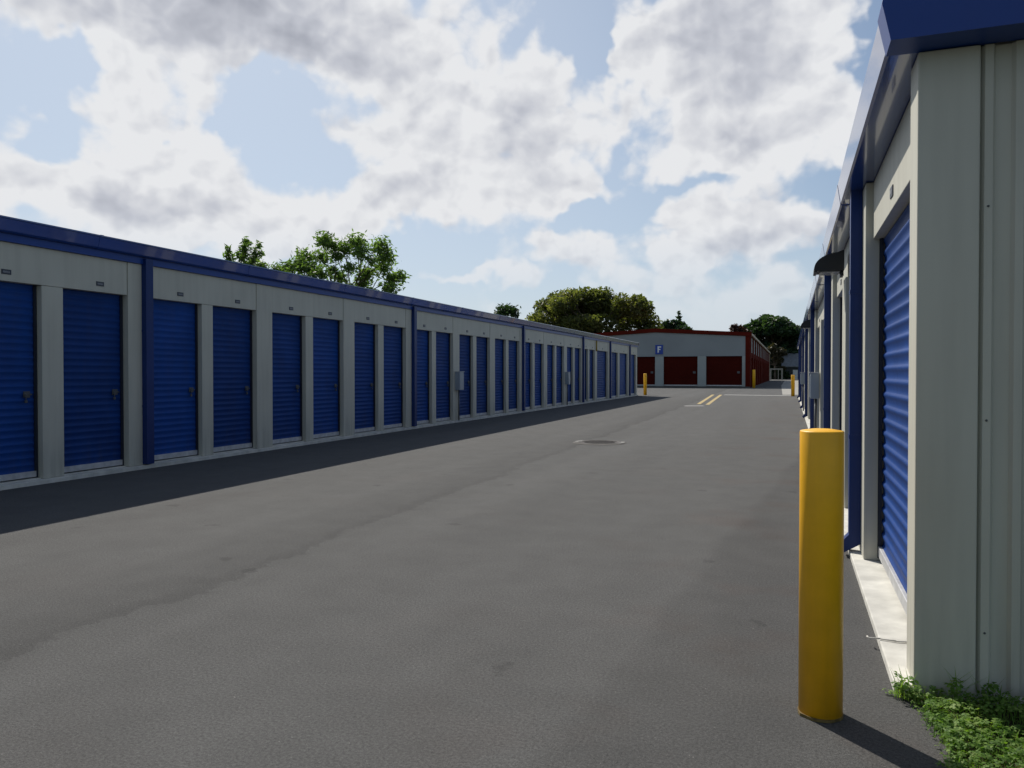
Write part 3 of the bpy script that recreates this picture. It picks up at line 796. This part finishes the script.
# turbulent warp of the sky coordinates
wv = V_('SUBTRACT', NZ(P0, 8.0, 4, .55, 0, 'Color'), (.5, .5, .5))
P1 = V_('ADD', P0, V_('MULTIPLY', wv, (.16, .12, 0)))
def azel(px, py):
    x, y, z = (px - 512) / F_PX, 1.0, -(py - 384) / F_PX
    y2 = y * math.cos(PITCH) + z * math.sin(PITCH); z2 = -y * math.sin(PITCH) + z * math.cos(PITCH)
    X = x * C_ - y2 * S_; Y = x * S_ + y2 * C_
    return math.atan2(X, Y), math.asin(z2 / math.sqrt(X * X + Y * Y + z2 * z2))
BL = [(60, 88, 45, 14, .35), (300, 135, 40, 16, .3), (600, 110, 20, 30, .4),   # px, py, rx, ry, weight : where the cumulus masses stand (as directions)
    (240, 10, 200, 75, 1.1), (70, 10, 70, 35, .6), (110, 60, 60, 50, .7), (350, 55, 90, 40, .8), (410, 50, 60, 40, .6), (500, 5, 150, 30, .5),
    (5, 110, 40, 40, .7), (10, 180, 50, 50, .7), (120, 120, 55, 60, .9), (180, 130, 40, 60, .85), (210, 110, 25, 30, .6), (60, 205, 80, 40, .8), (140, 200, 110, 55, 1.0), (230, 190, 70, 50, .9), (290, 215, 100, 45, .9), (370, 210, 55, 30, .8), (240, 240, 140, 30, .7),
    (490, 60, 40, 40, .9), (545, 65, 25, 35, .9), (430, 110, 60, 50, .9), (355, 140, 40, 35, .8), (450, 150, 90, 50, 1.0), (540, 130, 55, 60, 1.0), (480, 195, 90, 30, .9), (580, 190, 45, 28, .8), (410, 180, 50, 40, .5),
    (630, 60, 40, 40, .9), (610, 120, 30, 40, .7), (690, 60, 90, 70, 1.0), (760, 60, 90, 90, 1.1), (700, 140, 80, 45, .9), (790, 140, 80, 45, .9), (835, 120, 45, 45, .8), (810, 20, 50, 60, .7), (650, 170, 60, 25, .4),
    (690, 210, 45, 25, .8), (730, 215, 60, 32, 1.0), (780, 235, 50, 28, .9), (690, 240, 50, 20, .6),
    (545, 238, 25, 20, .9), (580, 258, 45, 24, .9), (615, 262, 30, 20, .7), (520, 272, 20, 14, .6), (640, 290, 70, 14, .45), (700, 270, 70, 22, .5), (790, 280, 60, 20, .5), (460, 275, 40, 9, .5), (440, 240, 30, 10, .3), (690, 310, 90, 20, .45), (470, 272, 50, 12, .5), (560, 300, 70, 12, .4), (760, 300, 80, 18, .55), (690, 262, 40, 20, .7), (430, 255, 70, 12, .3), (725, 325, 70, 10, .4),
]
GAPS = [(612, 150, 16, 50, .5), (420, 90, 50, 10, .35), (690, 178, 60, 9, .35), (40, 62, 42, 32, .7), (235, 105, 36, 30, .7), (295, 118, 40, 34, .7), (270, 88, 30, 16, .4), (330, 148, 22, 18, .4), (50, 150, 40, 25, .45), (872, 60, 30, 70, .8), (592, 70, 14, 60, .6), (600, 215, 60, 12, .5), (430, 250, 60, 22, .35), (150, 132, 10, 9, .4)]
acc = None
for (px, py, rx, ry, wt) in BL + [(a, b, c, d_, -e) for a, b, c, d_, e in GAPS]:
    ca, ce = azel(px, py)
    cosr = math.cos(math.atan((px - 512) / F_PX))
    v = V_('MULTIPLY', V_('SUBTRACT', P1, (ca, ce, 0)), (F_PX / (rx * 1.35) / max(.6, cosr ** 2), F_PX / (ry * 1.35) / cosr, 0))
    f = MR(V_('LENGTH', v), 0, 1, wt, 0)
    acc = f if acc is None else M_('ADD', acc, f)
# outside the photographed part of the sky: generic broken cumulus
caz, cel = azel(512, 200)
vout = V_('MULTIPLY', V_('SUBTRACT', P0, (caz, cel, 0)), (1 / .75, 1 / .42, 0))
outer = MR(V_('LENGTH', vout), .85, 1.25, 0, 1)
gen = MR(NZ(D, 2.6, 3, .5), .52, .72, 0, .8)
acc = M_('ADD', acc, M_('MULTIPLY', gen, outer))
# puffy detail: rounded billows plus a copy shifted towards the sun for relief
def billow(vec):
    v = N.new('ShaderNodeTexVoronoi'); v.voronoi_dimensions = '2D'; v.feature = 'F1'; v.inputs['Scale'].default_value = 17; v.inputs['Detail'].default_value = 2.5
    v.inputs['Roughness'].default_value = .5; v.normalize = True
    L.new(vec, v.inputs['Vector']); return v.outputs['Distance']
st = V_('MULTIPLY', V_('ADD', P0, V_('MULTIPLY', wv, (.03, .03, 0))), (1, 1.25, 0))
st1 = V_('ADD', st, (-.009, .017, 0))
b0, b1 = billow(st), billow(st1)
f0, f1, f2 = NZ(st, 10, 7, .57), NZ(st1, 9, 3, .5), NZ(st, 9, 3, .5)
n0 = M_('ADD', M_('MULTIPLY', M_('SUBTRACT', .36, b0), 1.5), M_('MULTIPLY', M_('SUBTRACT', f0, .5), 1.6))
n1 = M_('ADD', M_('MULTIPLY', M_('SUBTRACT', .36, b1), 1.15), M_('MULTIPLY', M_('SUBTRACT', f1, .5), .45))
n2 = M_('ADD', M_('MULTIPLY', M_('SUBTRACT', .36, b0), 1.15), M_('MULTIPLY', M_('SUBTRACT', f2, .5), .45))
dens = M_('ADD', acc, M_('MULTIPLY', n0, .80))
dens = M_('ADD', dens, M_('MULTIPLY', M_('SUBTRACT', NZ(st, 4.5, 3, .5), .5), .9))
alpha = MR(dens, .20, .80, 0, 1)
relief = M_('MULTIPLY', M_('SUBTRACT', n2, n1), .72)
thick = MR(dens, .75, 2.0, 0, 1, False)
nl2 = NZ(V_('ADD', st, (3.1, 1.7, 0)), 5, 4, .5)
GREY = [(240, 20, 190, 48, .95), (125, 205, 48, 22, .6), (200, 200, 40, 18, .3), (735, 40, 80, 55, .6), (760, 120, 80, 30, .25), (530, 150, 45, 55, .5), (400, 200, 60, 20, .35), (745, 240, 70, 20, .65), (590, 272, 40, 12, .5), (550, 248, 24, 10, .4), (690, 95, 30, 50, .25)]
ga = None
P2 = V_('ADD', P0, V_('MULTIPLY', wv, (.10, .08, 0)))
for (px, py, rx, ry, wt) in GREY:
    ca, ce = azel(px, py); cosr = math.cos(math.atan((px - 512) / F_PX))
    v = V_('MULTIPLY', V_('SUBTRACT', P2, (ca, ce, 0)), (F_PX / (rx * 1.4) / cosr ** 2, F_PX / (ry * 1.4) / cosr, 0))
    f = MR(V_('LENGTH', v), 0, 1, wt, 0); ga = f if ga is None else M_('ADD', ga, f)
shade = M_('ADD', 1.04, M_('MULTIPLY', thick, -.20))
shade = M_('SUBTRACT', shade, M_('MULTIPLY', ga, .50))
shade = M_('ADD', shade, relief)
shade = M_('ADD', shade, M_('MULTIPLY', M_('SUBTRACT', nl2, .5), .16))
shc = M_('MAXIMUM', M_('MINIMUM', shade, 1.0), .30)
rmp = N.new('ShaderNodeValToRGB'); e = rmp.color_ramp.elements
e[0].position = .3; e[0].color = (.36, .38, .44, 1); e[1].position = 1.0; e[1].color = (.80, .81, .83, 1)
q = e.new(.65); q.color = (.535, .555, .615, 1)
L.new(shc, rmp.inputs[0])
bc = N.new('ShaderNodeBackground'); bc.inputs['Strength'].default_value = 1.0; L.new(rmp.outputs[0], bc.inputs['Color'])
# haze near the horizon
hz = N.new('ShaderNodeBackground'); hz.inputs['Color'].default_value = (.61, .685, .79, 1); hz.inputs['Strength'].default_value = 1.0
m1 = N.new('ShaderNodeMixShader'); 
sdot = N.new('ShaderNodeVectorMath'); sdot.operation = 'DOT_PRODUCT'; sdot.inputs[1].default_value = (sd.x / math.cos(R(SUN_EL)), sd.y / math.cos(R(SUN_EL)), 0); L.new(D, sdot.inputs[0])
toward = MR(sdot.outputs['Value'], -.2, .65, .12, 1)
veil = MR(sdot.outputs['Value'], .45, .96, .08, .62)
L.new(M_('MAXIMUM', M_('MULTIPLY', MR(el, R(-2), R(17), .85, .10), toward), veil), m1.inputs[0]); L.new(bg.outputs[0], m1.inputs[1]); L.new(hz.outputs[0], m1.inputs[2])
fade = MR(el, R(1), R(11.5), .12, 1)
m2 = N.new('ShaderNodeMixShader'); L.new(M_('MULTIPLY', alpha, fade), m2.inputs[0]); L.new(m1.outputs[0], m2.inputs[1]); L.new(bc.outputs[0], m2.inputs[2])
L.new(m2.outputs[0], out.inputs[0])

sc.view_settings.view_transform = 'Standard'; sc.view_settings.look = 'None'; sc.view_settings.exposure = 0
sc.render.resolution_x, sc.render.resolution_y = 1024, 768
sc.cycles.max_bounces = 6
